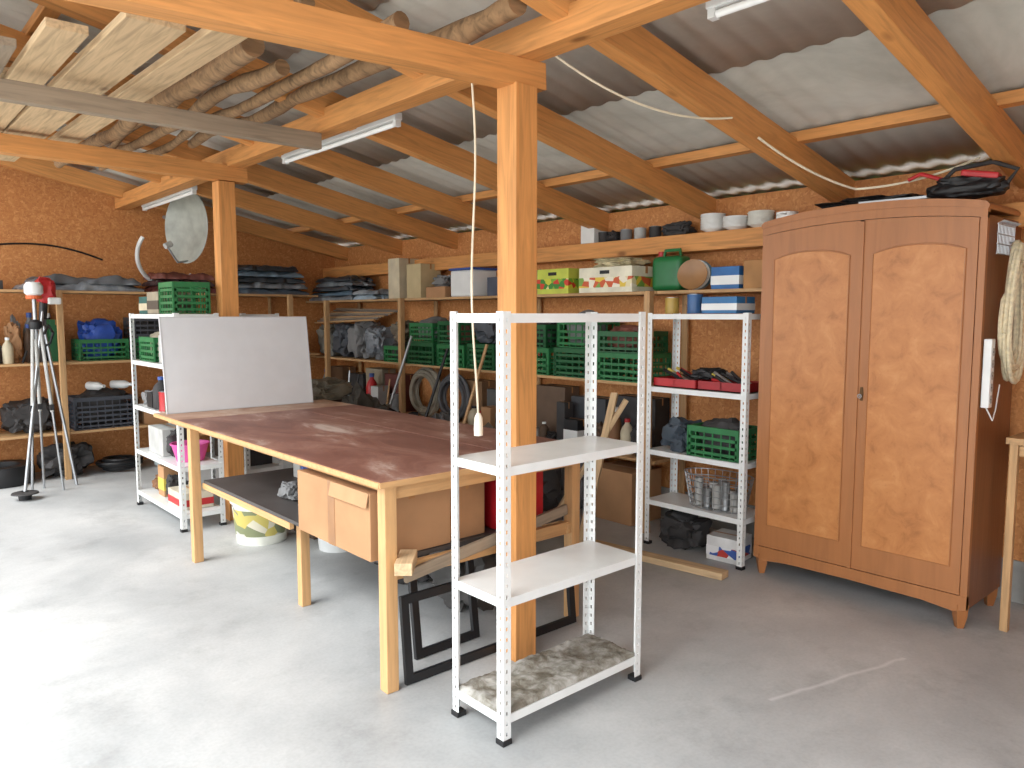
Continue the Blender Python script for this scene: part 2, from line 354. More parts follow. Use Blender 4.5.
for a in ((0,1.02,-.002,.016,0,.006),(0,1.02,-.002,.016,.626,.632),(-.002,.005,-.002,.016,0,.632),(1.015,1.022,-.002,.016,0,.632)):
    MB().bx(*a).obj('edge_strip',mat((196,198,200),.4,var=.03),parent=t)
# ---------------------------------------------------------------- wardrobe
t=thing('wardrobe',(3.93,1.19,0),'old two-door wooden wardrobe with arched burl panels','wardrobe')
Wd=1.12; D=.50
def arch(y0,y1,zc,rise,n=16): return [(y0+(y1-y0)*i/n,zc+rise*(1-abs((2*i/n)-1)**2.3)) for i in range(n+1)]
zt=.035
topc=[(0,.10),(Wd,.10)]+arch(0,Wd,1.92+zt,.05)[::-1]
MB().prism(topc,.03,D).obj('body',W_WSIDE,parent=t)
MB().prism([(0,.10),(.03,.10),(.03,1.93+zt),(0,1.93+zt)],0,.03).obj('corner_stile',W_WARD,parent=t)
MB().prism([(Wd-.03,.10),(Wd,.10),(Wd,1.93+zt),(Wd-.03,1.93+zt)],0,.03).obj('corner_stile',W_WARD,parent=t)
MB().prism([(0,.10),(.06,.085),(.2,.10),(.56,.105),(.92,.10),(1.06,.085),(Wd,.10),(Wd,.165),(0,.165)],-.004,.03).obj('base_rail',W_WARD,parent=t)
up=arch(0,Wd,1.945+zt,.045); lo=arch(0,Wd,1.905+zt,.04)
MB().prism(lo+up[::-1],-.004,.03).obj('top_rail',W_WARD,parent=t)
u2=[(-.003,1.945+zt),(-.007,1.955+zt),(-.006,1.965+zt),(.004,1.976+zt)]+arch(.014,Wd-.014,1.982+zt,.045)+[(Wd-.004,1.976+zt),(Wd+.006,1.965+zt),(Wd+.007,1.955+zt),(Wd+.003,1.945+zt)]+arch(0,Wd,1.945+zt,.045)[::-1]
MB().prism(u2,-.009,D).obj('cornice',W_WARD,parent=t,label='gently arched cornice')
for k,(a,bb) in enumerate(((.032,.550),(.572,1.088))):
    n=12; topz=[(y,1.902+zt+.04*(1-abs((2*y/Wd)-1)**2.3)) for y in [a+(bb-a)*i/n for i in range(n+1)]]
    dr=MB().prism([(a,.17),(bb,.17)]+topz[::-1],-.006,.028).obj('door',W_WARD,parent=t)
    ya,yb=a+.048,bb-.048
    pa=[(ya,.30),(yb,.30)]+arch(ya,yb,1.805,.035)[::-1]
    MB().prism(pa,-.009,-.004).obj('burl_panel',M_BURL,parent=dr,label='orange burl veneer panel with arched top')
    MB().tube([(-.009,y,z) for y,z in pa],.004,6,True).obj('panel_moulding',W_WARD,parent=dr)
    if k==0:
        MB().prism([(.525,1.06),(.537,1.06),(.540,1.095),(.537,1.13),(.525,1.13),(.522,1.095)],-.011,-.005).obj('keyhole_plate',mat((90,66,40),.4,.7),parent=dr)
        MB().tube([(-.012,.531,1.085),(-.03,.531,1.085)],.003,6).tube([(-.03,.531+.010*math.cos(i*.785),1.085+.010*math.sin(i*.785)) for i in range(8)],.0025,6,True).obj('key',METAL,parent=dr)
MB().prism([(.549,.17),(.571,.17),(.571,1.935+zt),(.549,1.935+zt)],-.014,.02).obj('centre_strip',W_WARD,parent=t)
for x in (.03,D-.04):
    for y in (.035,Wd-.035):
        MB().tube([(x,y,.12),(x,y,.06),(x,y,0)],[.038,.034,.02],4).obj('leg',W_WARD,parent=t)
# ---------------------------------------------------------------- generic items
def crate(loc,size,m,rot=0,label='green plastic crate with slotted sides',group=None,fill=None,seed=0):
    w,d,h=size; b=MB(); tk=.008
    b.bx(-w/2,w/2,-d/2,d/2,0,tk)
    for sx in (-1,1):
        for sy in (-1,1): b.box((sx*(w/2-.012),sy*(d/2-.012),h/2),(.024,.024,h))
    zs=[.03]
    while zs[-1]+.045<h-.05: zs.append(zs[-1]+.045)
    for z in zs:
        for s in (-1,1):
            b.box((0,s*(d/2-tk/2),z),(w,tk,.018)); b.box((s*(w/2-tk/2),0,z),(tk,d,.018))
    for s in (-1,1):
        b.box((0,s*(d/2-.006),h-.018),(w,.016,.036)); b.box((s*(w/2-.006),0,h-.018),(.016,d,.036))
    nb=max(3,int(w/.06))
    for i in range(nb+1):
        for s in (-1,1): b.box((-w/2+w*i/nb,s*(d/2-tk/2),h/2),(.008,tk*.9,h))
    nb=max(3,int(d/.06))
    for i in range(nb+1):
        for s in (-1,1): b.box((s*(w/2-tk/2),-d/2+d*i/nb,h/2),(tk*.9,.008,h))
    o=b.obj('plastic_crate',m,loc,(0,0,rot),label=label,cat='crate',group=group)
    if fill: bag((loc[0],loc[1],loc[2]+.01),(w-.06,d-.06,h*1.2),fill[0],seed+77,fill[1],amp=.25)
    return o
def carton(loc,size,m,rot=0,label='plain brown cardboard box',stripe=None,name='cardboard_box'):
    w,d,h=size; t=thing(name,loc,label,'box',(0,0,rot))
    MB().box((0,0,h/2),size,bev=.003).obj('box_body',m,parent=t)
    MB().bx(-w*.04,w*.04,-d/2-.001,d/2+.001,h-.05,h+.001).obj('tape',mat((170,120,70),.3),parent=t)
    if stripe:
        MB().bx(-w/2-.0015,w/2+.0015,-d/2-.0015,d/2+.0015,h*.2,h*.6).obj('printed_band',stripe,parent=t)
    return t
def bucket(loc,r,h,m,label='round white plastic bucket',band=None,lid=False):
    t=thing('bucket',loc,label,'bucket')
    MB().lathe([(r*.84,0),(r*.985,h*.9),(r*1.04,h*.9),(r*1.04,h),(r*.96,h),(r*.8,.012),(0.0005,.012)],n=28).obj('bucket_body',m,parent=t,smooth=True)
    if band: MB().lathe([(r*.878,h*.2),(r*.972,h*.78),(r*.96,h*.78),(r*.866,h*.2)],n=28,closed=True).obj('label_band',band,parent=t,smooth=True)
    if lid: MB().lathe([(r*1.06,h*.96),(r*1.06,h+.008),(.0005,h+.008)],n=28).obj('lid',m,parent=t,smooth=True)
    P=[(r*1.05*math.cos(a),-r*.35*math.sin(a)-.01,h*.9-min(r*.75,h*.7)*math.sin(a)) for a in [i*math.pi/12 for i in range(13)]]
    MB().tube(P,.003,6).obj('handle',METAL,parent=t,smooth=True)
def bottle(loc,r,h,m,cap=None,label='plastic bottle on shelf',lying=False,rot=0,group=None):
    t=thing('bottle',(loc[0],loc[1],loc[2]+(r if lying else 0)),label,'bottle',(math.pi/2 if lying else 0,0,rot),group)
    MB().lathe([(r*.9,0),(r,.01),(r,h*.62),(r*.8,h*.74),(r*.35,h*.86),(r*.35,h*.93)],n=16).obj('bottle_body',m,parent=t,smooth=True)
    MB().lathe([(r*.42,h*.9),(r*.42,h)],n=12).obj('cap',cap or WHITE,parent=t,smooth=True)
def can(loc,r,h,m,label='small metal paint tin',lidm=None):
    t=thing('tin_can',loc,label,'tin')
    MB().lathe([(r,0),(r,.006),(r*.97,.01),(r*.97,h-.01),(r,h-.006),(r,h)],n=20).obj('can_body',m,parent=t,smooth=True)
    MB().lathe([(r*.9,h-.002),(r*.9,h+.003),(.0005,h+.003)],n=20).obj('lid',lidm or METAL,parent=t,smooth=True)
def bag(loc,size,m,seed,label,name='bag',cat='bag',rot=0,amp=.45,freq=3):
    return MB().blob(size,seed,amp,freq).obj(name,m,loc,(0,0,rot),smooth=True,label=label,cat=cat)
def tarp(loc,size,m,seed,label,rot=0,name='folded_tarp',cat='tarp',rough=.5):
    w,d,h=size; b=MB()
    nx,ny=48,22; P=[]
    for i in range(nx+1):
        row=[]
        for j in range(ny+1):
            u=i/nx-.5;v=j/ny-.5
            edge=min(1,min(.5-abs(u),.5-abs(v))*12); edge=math.sqrt(max(0,edge))
            nn=noise.noise(V((u*5,v*3,seed*1.7)))+.4*abs(noise.noise(V((u*13+v*5,v*8,seed*2.1))))
            zt=h*(.3+.5*edge)+h*rough*nn*edge
            x=u*w+.03*noise.noise(V((u*5,v*4,seed+9))); y=v*d+.03*noise.noise(V((u*9,v*3,seed+19)))
            row.append((b.bm.verts.new((x,y,max(zt,.004))),b.bm.verts.new((x,y,0))))
        P.append(row)
    for i in range(nx):
        for j in range(ny):
            b.bm.faces.new([P[i][j][0],P[i+1][j][0],P[i+1][j+1][0],P[i][j+1][0]])
            b.bm.faces.new([P[i][j][1],P[i][j+1][1],P[i+1][j+1][1],P[i+1][j][1]])
    for i in range(nx):
        for j in (0,ny): b.bm.faces.new([P[i][j][0],P[i+1][j][0],P[i+1][j][1],P[i][j][1]])
    for j in range(ny):
        for i in (0,nx): b.bm.faces.new([P[i][j][0],P[i][j+1][0],P[i][j+1][1],P[i][j][1]])
    return b.obj(name,m,loc,(0,0,rot),smooth=True,label=label,cat=cat)
def coil(loc,R,r,turns,m,label,rot=(0,0,0),name='hose_coil',cat='hose',wob=.01,h=.1):
    P=[];n=turns*28
    for i in range(n+1):
        a=2*math.pi*i/28; k=R+ wob*math.sin(i*.37)+ (i%(28*3))/84*r*3
        P.append((k*math.cos(a),k*math.sin(a),r+h*(i/n)))
    return MB().tube(P,r,7).obj(name,m,loc,rot,smooth=True,label=label,cat=cat)
def tyre(loc,R,w,label='black rubber tyre lying on the floor',rot=(0,0,0)):
    t=thing('tyre',loc,label,'tyre',rot)
    MB().lathe([(R*.62,0),(R*.95,.0),(R,w*.2),(R,w*.8),(R*.95,w),(R*.62,w),(R*.58,w*.8),(R*.58,w*.2)],n=36,closed=True).obj('tread',BLACK,parent=t,smooth=True)
def plates(loc,n,r,m,label,dz=.012,deep=.02,name='plate'):
    for i in range(n):
        MB().lathe([(r*.5,0),(r*.55,.004),(r,deep),(r,deep+.003),(r*.55,.009),(.0005,.008)],n=28).obj(name,m,(loc[0]+.002*math.sin(i*2),loc[1]+.003*math.sin(i*3),loc[2]+i*dz),smooth=True,label=label,cat='plate',group='plate stack')
def pot(loc,r,h,m,label='enamel pot with handles',name='pot'):
    t=thing(name,loc,label,name)
    MB().lathe([(r*.9,0),(r,.02),(r,h),(r*1.03,h),(r*.95,h-.005),(r*.95,.02),(.0005,.012)],n=24).obj('pot_body',m,parent=t,smooth=True)
    for s in (-1,1): MB().tube([(s*(r-.002),-.03,h*.8),(s*(r+.025),-.02,h*.8),(s*(r+.025),.02,h*.8),(s*(r-.002),.03,h*.8)],.004,6).obj('handle',m,parent=t)
def tub(loc,m,label,k=1):
    MB().lathe([(.11*k,0),(.15*k,.14*k),(.16*k,.14*k),(.16*k,.15*k),(.145*k,.15*k),(.105*k,.008),(.0005,.008)],n=24).obj('plastic_tub',m,loc,smooth=True,label=label,cat='tub')
PAL=[('white',LGREY),('grey',GREY),('dark',DARK),('green',GREEN2),('red',RED),('blue',BLUE),('cream',CREAM),('ochre',mat((150,126,70),.6)),('mid grey',GREY),('brown',mat((120,82,52),.7)),('black',BLACK),('tan',CARD),('dark brown',mat((80,60,44),.7)),('charcoal',mat((70,72,76),.6)),('dark',DARK),('black',BLACK)]
def clutter(fix,a0,a1,z,where,axis='y',hmax=.26,seed=1,dmax=.14):
    rnd=random.Random(seed); a=a0
    while a<a1:
        c,m=rnd.choice(PAL); k=rnd.random(); w=.06+rnd.random()*.10
        if a+w>a1: break
        p=a+w/2; loc=(fix,p,z) if axis=='y' else (p,fix,z); h=.08+rnd.random()*(hmax-.08)
        if k<.2: bottle(loc,w*.45,max(h,.14),m,rnd.choice([WHITE,RED,BLUE,BLACK]),c+' plastic bottle '+where)
        elif k<.38: can(loc,w*.48,min(h*.8,.2),m,c+' round tin '+where)
        elif k<.62: carton(loc,(min(dmax,w*1.1),w,h*.9) if axis=='y' else (w,min(dmax,w*1.1),h*.9),m,0,c+' small box '+where,stripe=rnd.choice([None,None,WHITE,YEL]))
        elif k<.72:
            q=V(loc); e=V((.03*rnd.random(),.05*(rnd.random()-.5),h*1.15)) ; MB().tube([q+V((-.03,0,.005)),q+e],[.012,.009],7).obj('wooden_stick',rnd.choice([W_PALE,METAL,BLACK]),label='loose thin stick standing '+where,cat='stick')
        else: bag(loc,(min(dmax,w*1.1),w,h*.8) if axis=='y' else (w,min(dmax,w*1.1),h*.8),m,rnd.randint(1,90),c+' crumpled bundle '+where,name='bundle',cat='bundle')
        a+=w+.006+rnd.random()*.015
def shelving(name,x0,x1,y0,y1,zs,ups,along,label):
    t=thing(name,(x0,y0,0),label,'shelves'); off=V((x0,y0,0))
    for z in zs:
        if along=='y': beam('shelf_board',V(((x0+x1)/2,y0,z-.011))-off,V(((x0+x1)/2,y1,z-.011))-off,x1-x0,.022,W_PALE,parent=t)
        else: beam('shelf_board',V((x0,(y0+y1)/2,z-.011))-off,V((x1,(y0+y1)/2,z-.011))-off,y1-y0,.022,W_PALE,parent=t)
    for u in ups:
        for f in (0,1):
            if along=='y': p=V((-.025 if f==0 else x1-x0+.01,u-y0,0))
            else: p=V((u-x0,(-.025 if f==0 else y1-y0+.01),0))
            beam('upright',p,p+V((0,0,max(zs))),.05,.05 if f==0 else .02,W_PALE,parent=t)
    return t
shelving('wooden_shelving',4.12,4.50,3.20,8.30,[1.66,1.03,.50],[3.24,4.75,6.25,7.75],'y','long pale wooden shelving along the back wall')
beam('shelf_plank',(4.31,2.35,1.649),(4.31,3.195,1.649),.38,.022,W_PALE,'pale wooden shelf plank over the metal shelf','shelf')
for y in (2.45,3.1):
    beam('timber_bracket',(4.32,y,1.602),(4.56,y,1.602),.04,.07,W_PALE,'short wooden bracket carrying the shelf plank','bracket')
shelving('wooden_shelving',.3,4.05,7.85,8.34,[1.72,1.07,.43],[.5,1.50,2.6,3.7],'x','wooden shelving along the strand board side wall')
Z1=1.66;Z2=1.03;Z3=.5; XS=4.31; R90=math.pi/2
for i in range(5):
    tarp((XS-.02+.01*(i%2),7.68+.03*(i%3),Z1+.052*i),(.38-.02*i,.98-.06*i,.055),[M_TARP,mat((92,112,128),.4,var=.25),mat((70,76,82),.4,var=.25),M_TARP,mat((52,58,64),.4,var=.3)][i],i+1,['grey','blue-grey','dark grey','pale grey','black'][i]+' plastic sheet folded flat on the shelf')
for i in range(2): tarp((XS-.03,6.93,Z1+.05*i),(.38,.42,.053),[mat((150,168,180),.4,var=.2),M_TARP][i],i+13,['pale blue','grey'][i]+' plastic sheet folded on the shelf')
carton((XS,6.52,Z1),(.24,.20,.40),CREAM,0,'tall beige upright box on top shelf',name='upright_box')
carton((XS+.02,6.20,Z1),(.24,.24,.33),mat((190,172,132),.7,var=.08),0,'beige carton beside the tall box')
carton((XS,5.80,Z1),(.26,.3,.10),CARD,0,'low cardboard box on the top shelf'); bag((XS,5.80,Z1+.105),(.2,.25,.1),GREY,8,'grey bundle on the low cardboard box')
t=thing('plastic_tub',(XS-.05,5.33,Z1),'white rectangular plastic tub with blue rim','tub')
MB().box((0,0,.115),(.28,.32,.23),bev=.02).obj('tub_body',WHITE,parent=t); MB().box((0,0,.24),(.30,.34,.02),bev=.006).obj('rim',BLUE,parent=t)
carton((XS,4.97,Z1),(.22,.2,.16),mat((70,76,90),.6),0,'small dark carton on top shelf')
clutter(XS-.05,4.42,4.86,Z1,'on the top shelf',seed=5,hmax=.24)
def fruit_box(loc,size,mb,mc,label):
    t=carton(loc,size,mb,0,label,stripe=mc,name='fruit_carton'); w,d,h=size
    MB().box((-w/2-.002,0,h*.8),(.002,.09,.025),bev=.0009).obj('hand_hole',BLACK,parent=t)
fruit_box((XS-.03,4.20,Z1),(.3,.34,.19),mat((190,200,80),.6),M_PRINT1,'green and yellow printed fruit carton')
fruit_box((XS-.03,3.66,Z1),(.32,.50,.18),mat((222,218,196),.6),M_PRINT2,'white and yellow printed fruit carton')
bag((XS-.03,3.66,Z1+.182),(.26,.4,.07),mat((190,180,145),.6,var=.4,scale=20),90,'crumpled packaging on the fruit carton')
t=thing('jerrycan',(XS,3.22,Z1),'green plastic jerrycan with handle','canister')
MB().box((0,0,.12),(.14,.25,.24),bev=.045).obj('can_body',mat((30,110,60),.4),parent=t,smooth=True)
MB().tube([(0,-.08,.22),(0,-.07,.28),(0,.05,.28),(0,.07,.22)],.012,8).obj('handle',mat((30,110,60),.4),parent=t,smooth=True)
MB().cyl((0,.085,.21),(0,.085,.275),.022).obj('cap',RED,parent=t)
for i in range(3):
    MB().lathe([(.06,0),(.07,.004),(.10,.02),(.10,.023),(.06,.008),(.0005,.007)],n=26).obj('plate',[mat((150,110,70),.4),CHINA,mat((110,140,150),.4)][i],(XS-.10+.05*i,2.97+.012*i,Z1+.099),(0,-1.4,.3),smooth=True,label=['brown','white','blue-grey'][i]+' dinner plate standing on edge',cat='plate',group='plates on edge')
carton((XS-.05,2.70,Z1),(.2,.2,.14),mat((40,100,160),.5),0,'blue printed carton on the shelf',stripe=WHITE)
carton((XS-.05,2.48,Z1),(.2,.18,.17),mat((170,124,76),.7),0,'small brown carton on the shelf')
ZP=2.052
carton((4.46,4.1,ZP),(.1,.14,.16),WHITE,0,'small white box on the timber plate')
for i,y in enumerate((3.97,3.75,3.62,3.48)): can((4.46,y,ZP),.045,.08,[DARK,GREY,LGREY,DARK][i],['dark','grey','pale','black'][i]+' tin on the timber plate')
bag((4.46,3.86,ZP),(.12,.10,.08),DARK,7,'dark bundle on the timber plate'); bag((4.46,3.28,ZP),(.12,.24,.09),DARK,9,'dark folded cloth on the timber plate')
plates((4.45,2.99,ZP),13,.082,CHINA,'white china plate stacked on the timber plate',dz=.008)
plates((4.45,2.815,ZP),9,.085,CHINA,'white china plate stacked on the timber plate',dz=.008)
plates((4.45,2.635,ZP),11,.082,mat((238,236,226),.3,var=.03),'off-white plate stacked on the timber plate',dz=.008)
pot((4.45,2.455,ZP),.065,.08,CHINA,'white enamel pot on the timber plate')
FILL=[(mat((160,150,130),.7,var=.4),'crumpled beige bag inside a crate'),(DARK,'dark bundle inside a crate'),(GREY,'grey bundle inside a crate'),(mat((110,64,52),.6,var=.3),'red-brown bundle inside a crate')]
gr='green crates on back shelves'
for i,(y,d,h) in enumerate(((6.44,.34,.16),(5.97,.42,.21),(5.5,.40,.20),(5.07,.36,.22),(4.42,.38,.21),(3.97,.40,.22),(3.52,.40,.20))):
    crate((XS-.02,y,Z2),(.34,d,h),[GREEN,GREEN2][i%2],.0,'green plastic crate on the middle shelf',gr,fill=FILL[1] if i==0 else None,seed=i)
    if i in (1,2,4,5,6): crate((XS-.03+.02*(i%2),y+.01,Z2+h+.003),(.33,d*(.95-.05*(i%3)),.15+.03*(i%3)),[GREEN2,GREEN][i%2],.05*(1-i%3),'green plastic crate stacked on another',gr,fill=FILL[(i+1)%4],seed=i+3)
bag((XS-.02,5.07,Z2+.225),(.3,.32,.26),mat((74,78,84),.6,var=.3),27,'dark grey sack piled on a crate'); bag((XS-.02,6.44,Z2+.20),(.28,.3,.2),mat((110,100,84),.7,var=.3),28,'brown sack piled on a crate')
clutter(4.46,4.6,4.85,Z2,'on the middle shelf',seed=15,hmax=.4)
for i,y in enumerate((6.93,7.28,7.62,7.98)):
    bag((XS,y,Z2),(.34,.33,.34+.05*(i%2)),[M_TARP,GREY,mat((70,74,80),.6,var=.3),mat((130,128,118),.6,var=.3)][i],i+10,['grey nylon tent bag','mid grey sack','dark grey sack','pale canvas sack'][i]+' on the middle shelf')
for i in range(9):
    beam('wooden_rod',(XS-.18+.04*i,6.80,Z2+.42+.012*i),(XS-.18+.035*i,8.1,Z2+.38+.02*i),.018,.018,[W_PALE,METAL,W_GREY][i%3],'thin rod lying across the stuffed sacks','rod','rods on the sacks')
for i,(y,w,h) in enumerate(((3.55,.4,.40),(4.0,.36,.36),(4.42,.34,.42),(5.05,.36,.34),(5.45,.3,.4),(6.75,.36,.38),(7.15,.34,.42),(7.55,.34,.34),(7.98,.3,.4))):
    carton((4.41,y,Z3),(.17,w,h),[DARK,mat((60,62,66),.6),mat((96,76,60),.7),mat((86,86,84),.7),mat((120,90,62),.8),mat((96,50,44),.6),mat((140,130,110),.7),DARK,mat((110,82,58),.8)][i],0,['black','charcoal','brown','grey','tan','red-brown','dull cream','black','brown'][i]+' box standing on the lower shelf')
coil((XS-.10,6.12,Z3+.245),.17,.022,4,mat((150,142,126),.6,var=.3),'ribbed beige hose coil standing on edge',rot=(0,R90,0),h=.09)
coil((XS-.10,5.65,Z3+.235),.16,.018,4,mat((90,90,92),.6),'grey hose coil standing on edge',rot=(0,R90,0),h=.08)
clutter(4.22,3.3,4.65,Z3,'on the lower shelf',seed=11,hmax=.36); clutter(4.22,4.85,5.42,Z3,'on the lower shelf',seed=12,hmax=.4); clutter(4.22,6.45,8.2,Z3,'on the lower shelf',seed=13,hmax=.42)
for i,y in enumerate((3.6,4.1,5.2,5.7,6.6,7.3,7.9)):
    if i%2: bag((XS-.02,y,0),(.34,.44,.40),[DARK,GREY,mat((88,70,52),.8,var=.3)][i%3],i+30,'bulky '+['dark','grey','brown'][i%3]+' sack on the floor')
    else: carton((XS,y,0),(.34,.4,.38),[CARD,mat((70,74,70),.7),mat((110,84,62),.8)][i%3],0,['brown','dark grey','tan'][i%3]+' box under the shelving')
bucket((XS,4.62,0),.14,.28,DARK,'black bucket under the shelving')
for i,(x,y,s,m,l) in enumerate([(3.80,4.1,(.4,.45,.6),DARK,'black rubbish'),(3.80,4.65,(.4,.4,.55),mat((84,74,62),.8,var=.3),'brown burlap'),(3.80,5.2,(.35,.45,.66),mat((86,86,86),.7,var=.3),'grey cement'),(3.8,5.8,(.36,.4,.6),DARK,'dark plastic'),(3.82,6.6,(.4,.5,.62),mat((66,72,84),.6,var=.3),'blue-grey')]):
    bag((x,y,0),s,m,i+120,l+' sack slumped on the concrete')
crate((3.40,4.55,0),(.34,.5,.26),DARK,0,'black plastic crate on the floor',fill=(mat((90,70,52),.7,var=.3),'brown bundle inside the black crate'),seed=50)
carton((3.4,5.2,0),(.34,.36,.5),mat((120,92,66),.8),.1,'brown box on floor behind the table'); carton((3.3,6.25,0),(.4,.4,.72),mat((92,54,48),.7),0,'tall red-brown chest behind the table')
bag((3.3,6.25,.725),(.34,.34,.2),mat((120,112,96),.7,var=.3),140,'dull cream bundle lying on the chest'); tyre((3.2,3.95,0),.25,.16)
bag((3.35,5.72,0),(.4,.35,.85),mat((70,66,60),.7,var=.3),141,'tall dark sack standing behind the table'); carton((3.1,4.85,0),(.3,.3,.6),mat((60,58,58),.6),0,'tall dark carton behind the table')
for i,(p,q) in enumerate((((3.6,4.93,0),(4.08,4.93,1.25)),((3.60,5.50,0),(4.08,5.48,1.2)),((3.6,6.1,0),(4.08,6.05,1.3)))): MB().tube([p,q],.014,7).obj('garden_stake',[W_PALE,BLACK,METAL][i],label=['pale wooden','black','silver'][i]+' garden stake leaning on the shelving',cat='stake')
# right metal shelf contents
def tooltray(loc,m,label,rot=0):
    t=thing('tool_tray',loc,label,'tray',(0,0,rot))
    b=MB().bx(-.12,.12,-.16,.16,0,.006)
    for s in (-1,1): b.bx(-.12,.12,s*.157-.003,s*.157+.003,.0,.055); b.bx(s*.117-.003,s*.117+.003,-.155,.155,0,.055)
    b.bx(-.12,.12,-.003,.003,0,.05); b.obj('tray_body',m,parent=t)
    rnd=random.Random(len(label))
    for i in range(12):
        x=-.10+.018*i; MB().tube([(x,-.13+rnd.random()*.1,.03),(x+rnd.uniform(-.03,.03),.02+rnd.random()*.1,.06+rnd.random()*.05)],.010,6).obj('hand_tool',[BLACK,RED,METAL,YEL,BLACK,DARK][i%6],parent=t)
tooltray((4.05,2.90,1.043),RED,'red plastic tray full of small tools'); tooltray((4.05,2.56,1.043),mat((150,24,30),.4),'dark red plastic tool tray')
bag((4.05,2.73,1.10),(.14,.2,.07),BLACK,41,'black tool pouch on the trays')
can((4.03,3.0,1.508),.045,.1,mat((180,150,70),.4),'yellow tin on the metal shelf'); can((4.08,2.86,1.508),.05,.12,mat((60,100,150),.4),'blue tin on the metal shelf'); carton((4.05,2.6,1.508),(.2,.24,.1),mat((50,110,160),.5),0,'blue box on the metal shelf',stripe=WHITE)
crate((4.05,2.60,.632),(.27,.36,.19),GREEN,0,'green plastic crate on the metal shelf',fill=FILL[1],seed=60)
bag((4.05,2.92,.632),(.22,.22,.20),mat((60,70,80),.6,var=.3),42,'dark blue bag beside the green crate')
t=thing('wire_basket',(4.05,2.64,.302),'silver wire basket filled with jars','basket')
b=MB()
for k,z in enumerate((.003,.045,.09,.13,.17,.21)):
    r=.108+.005*k; b.tube([(r*math.cos(a*math.pi/14),r*1.75*math.sin(a*math.pi/14),z) for a in range(28)],.0035,5,True)
for a in range(28): b.tube([(.108*math.cos(a*math.pi/14),.189*math.sin(a*math.pi/14),.003),(.133*math.cos(a*math.pi/14),.233*math.sin(a*math.pi/14),.21)],.0022,4)
b.lathe([(.10,0),(.10,.004)],n=20)
b.obj('basket_frame',METAL,parent=t)
for i in range(10): can((4.05+.055*(1 if i%2 else -1)*.6,2.50+.064*(i//2),.307),.027,.11+.03*(i%3),[LGREY,GREY,METAL,WHITE][i%4],'small grey jar in the wire basket')
carton((4.05,2.55,0),(.2,.2,.15),mat((216,216,214),.6),.1,'white carton on the floor under the shelf',stripe=printed('printed_white',[(220,220,220),(180,60,50),(60,90,160),(230,230,230)],18))
bag((4.05,2.88,0),(.24,.3,.22),DARK,44,'dark bag under the metal shelf')
beam('wood_strip',(3.45,3.25,.02),(4.06,3.5,.95),.05,.03,W_LIGHT,'pale pine strip leaning on the shelving','strip')
beam('wood_strip',(3.62,3.72,.02),(4.02,3.36,.92),.06,.03,W_LIGHT,'pale pine strip crossing another strip','strip')
beam('floor_board',(3.55,3.45,.022),(3.70,2.35,.022),.09,.04,W_LIGHT,'pale board lying on the concrete','board')
# under the workbench
t=carton((1.75,2.93,.507),(.40,.64,.28),CARD,0,'large cardboard box on the lower table shelf')
th=.22
MB().box((-.20-.03*math.sin(th)-.002,-.16,.28-.03*math.cos(th)),(.004,.31,.06),(0,th,0)).obj('flap',mat((180,138,100),.85,var=.08),parent=t)
MB().bx(-.2015,-.2005,-.03,.03,.0,.28).obj('tape',mat((150,108,70),.3),parent=t)
carton((2.06,2.78,.507),(.20,.30,.27),mat((164,120,82),.85,var=.1),0,'brown cardboard box on the lower table shelf')
carton((2.38,2.78,.507),(.30,.3,.28),mat((186,30,40),.4),0,'bright red box on the lower table shelf',name='red_box')
carton((1.98,3.55,.507),(.3,.3,.2),mat((90,84,80),.7),.1,'grey box on the lower table shelf')
can((1.76,3.50,.507),.045,.12,LGREY,'pale tin on the lower table shelf'); can((1.78,3.64,.507),.04,.09,METAL,'silver tin on the lower table shelf'); bag((1.80,3.82,.507),(.14,.16,.1),GREY,66,'grey rag on the lower table shelf')
clutter(2.1,3.9,4.4,.507,'on the lower table shelf',seed=22,hmax=.2); clutter(2.4,3.2,4.5,.507,'on the lower table shelf',seed=24,hmax=.3)
bucket((2.05,4.85,0),.19,.30,mat((226,226,214),.5),'white paint bucket with yellow label',band=printed('bucket_label',[(200,184,100),(200,200,190),(130,136,100),(214,208,186)],12))
bucket((2.35,4.35,0),.15,.26,WHITE,'white bucket beneath the table',lid=True)
bag((2.4,3.55,0),(.35,.4,.36),DARK,51,'dark sack beneath the table'); bag((2.38,3.05,0),(.3,.4,.38),mat((70,68,66),.7,var=.3),52,'grey sack beneath the table')
carton((2.45,4.75,0),(.3,.3,.34),mat((90,74,60),.7),0,'dark brown box beneath the table end')
beam('wood_offcut',(1.70,2.56,.518),(1.58,2.42,.518),.07,.05,W_LIGHT,'short wood offcut lying on the rail','offcut')
beam('thin_plank',(1.66,2.535,.44),(2.6,2.54,.56),.02,.05,W_GREY,'grey thin plank leaning on the lower rail','plank')
def iron(p,w,h,yaw,lean,label):
    t=thing('black_metal_frame',p,label,'steel frame',(lean,0,yaw))  # the item is a plain black metal frame, leaning
    MB().bx(0,w,0,.02,0,.035).obj('rail',BLACK,parent=t); MB().bx(0,w,0,.02,h-.035,h).obj('rail',BLACK,parent=t)
    MB().bx(0,.035,0,.02,.035,h-.035).obj('stile',BLACK,parent=t); MB().bx(w-.035,w,0,.02,.035,h-.035).obj('stile',BLACK,parent=t)
iron((1.64,2.495,.004),.98,.36,-.01,-.10,'wide black metal frame leaning under the table')
iron((1.80,2.66,.004),.36,.50,.02,-.12,'small upright black metal frame under the table')
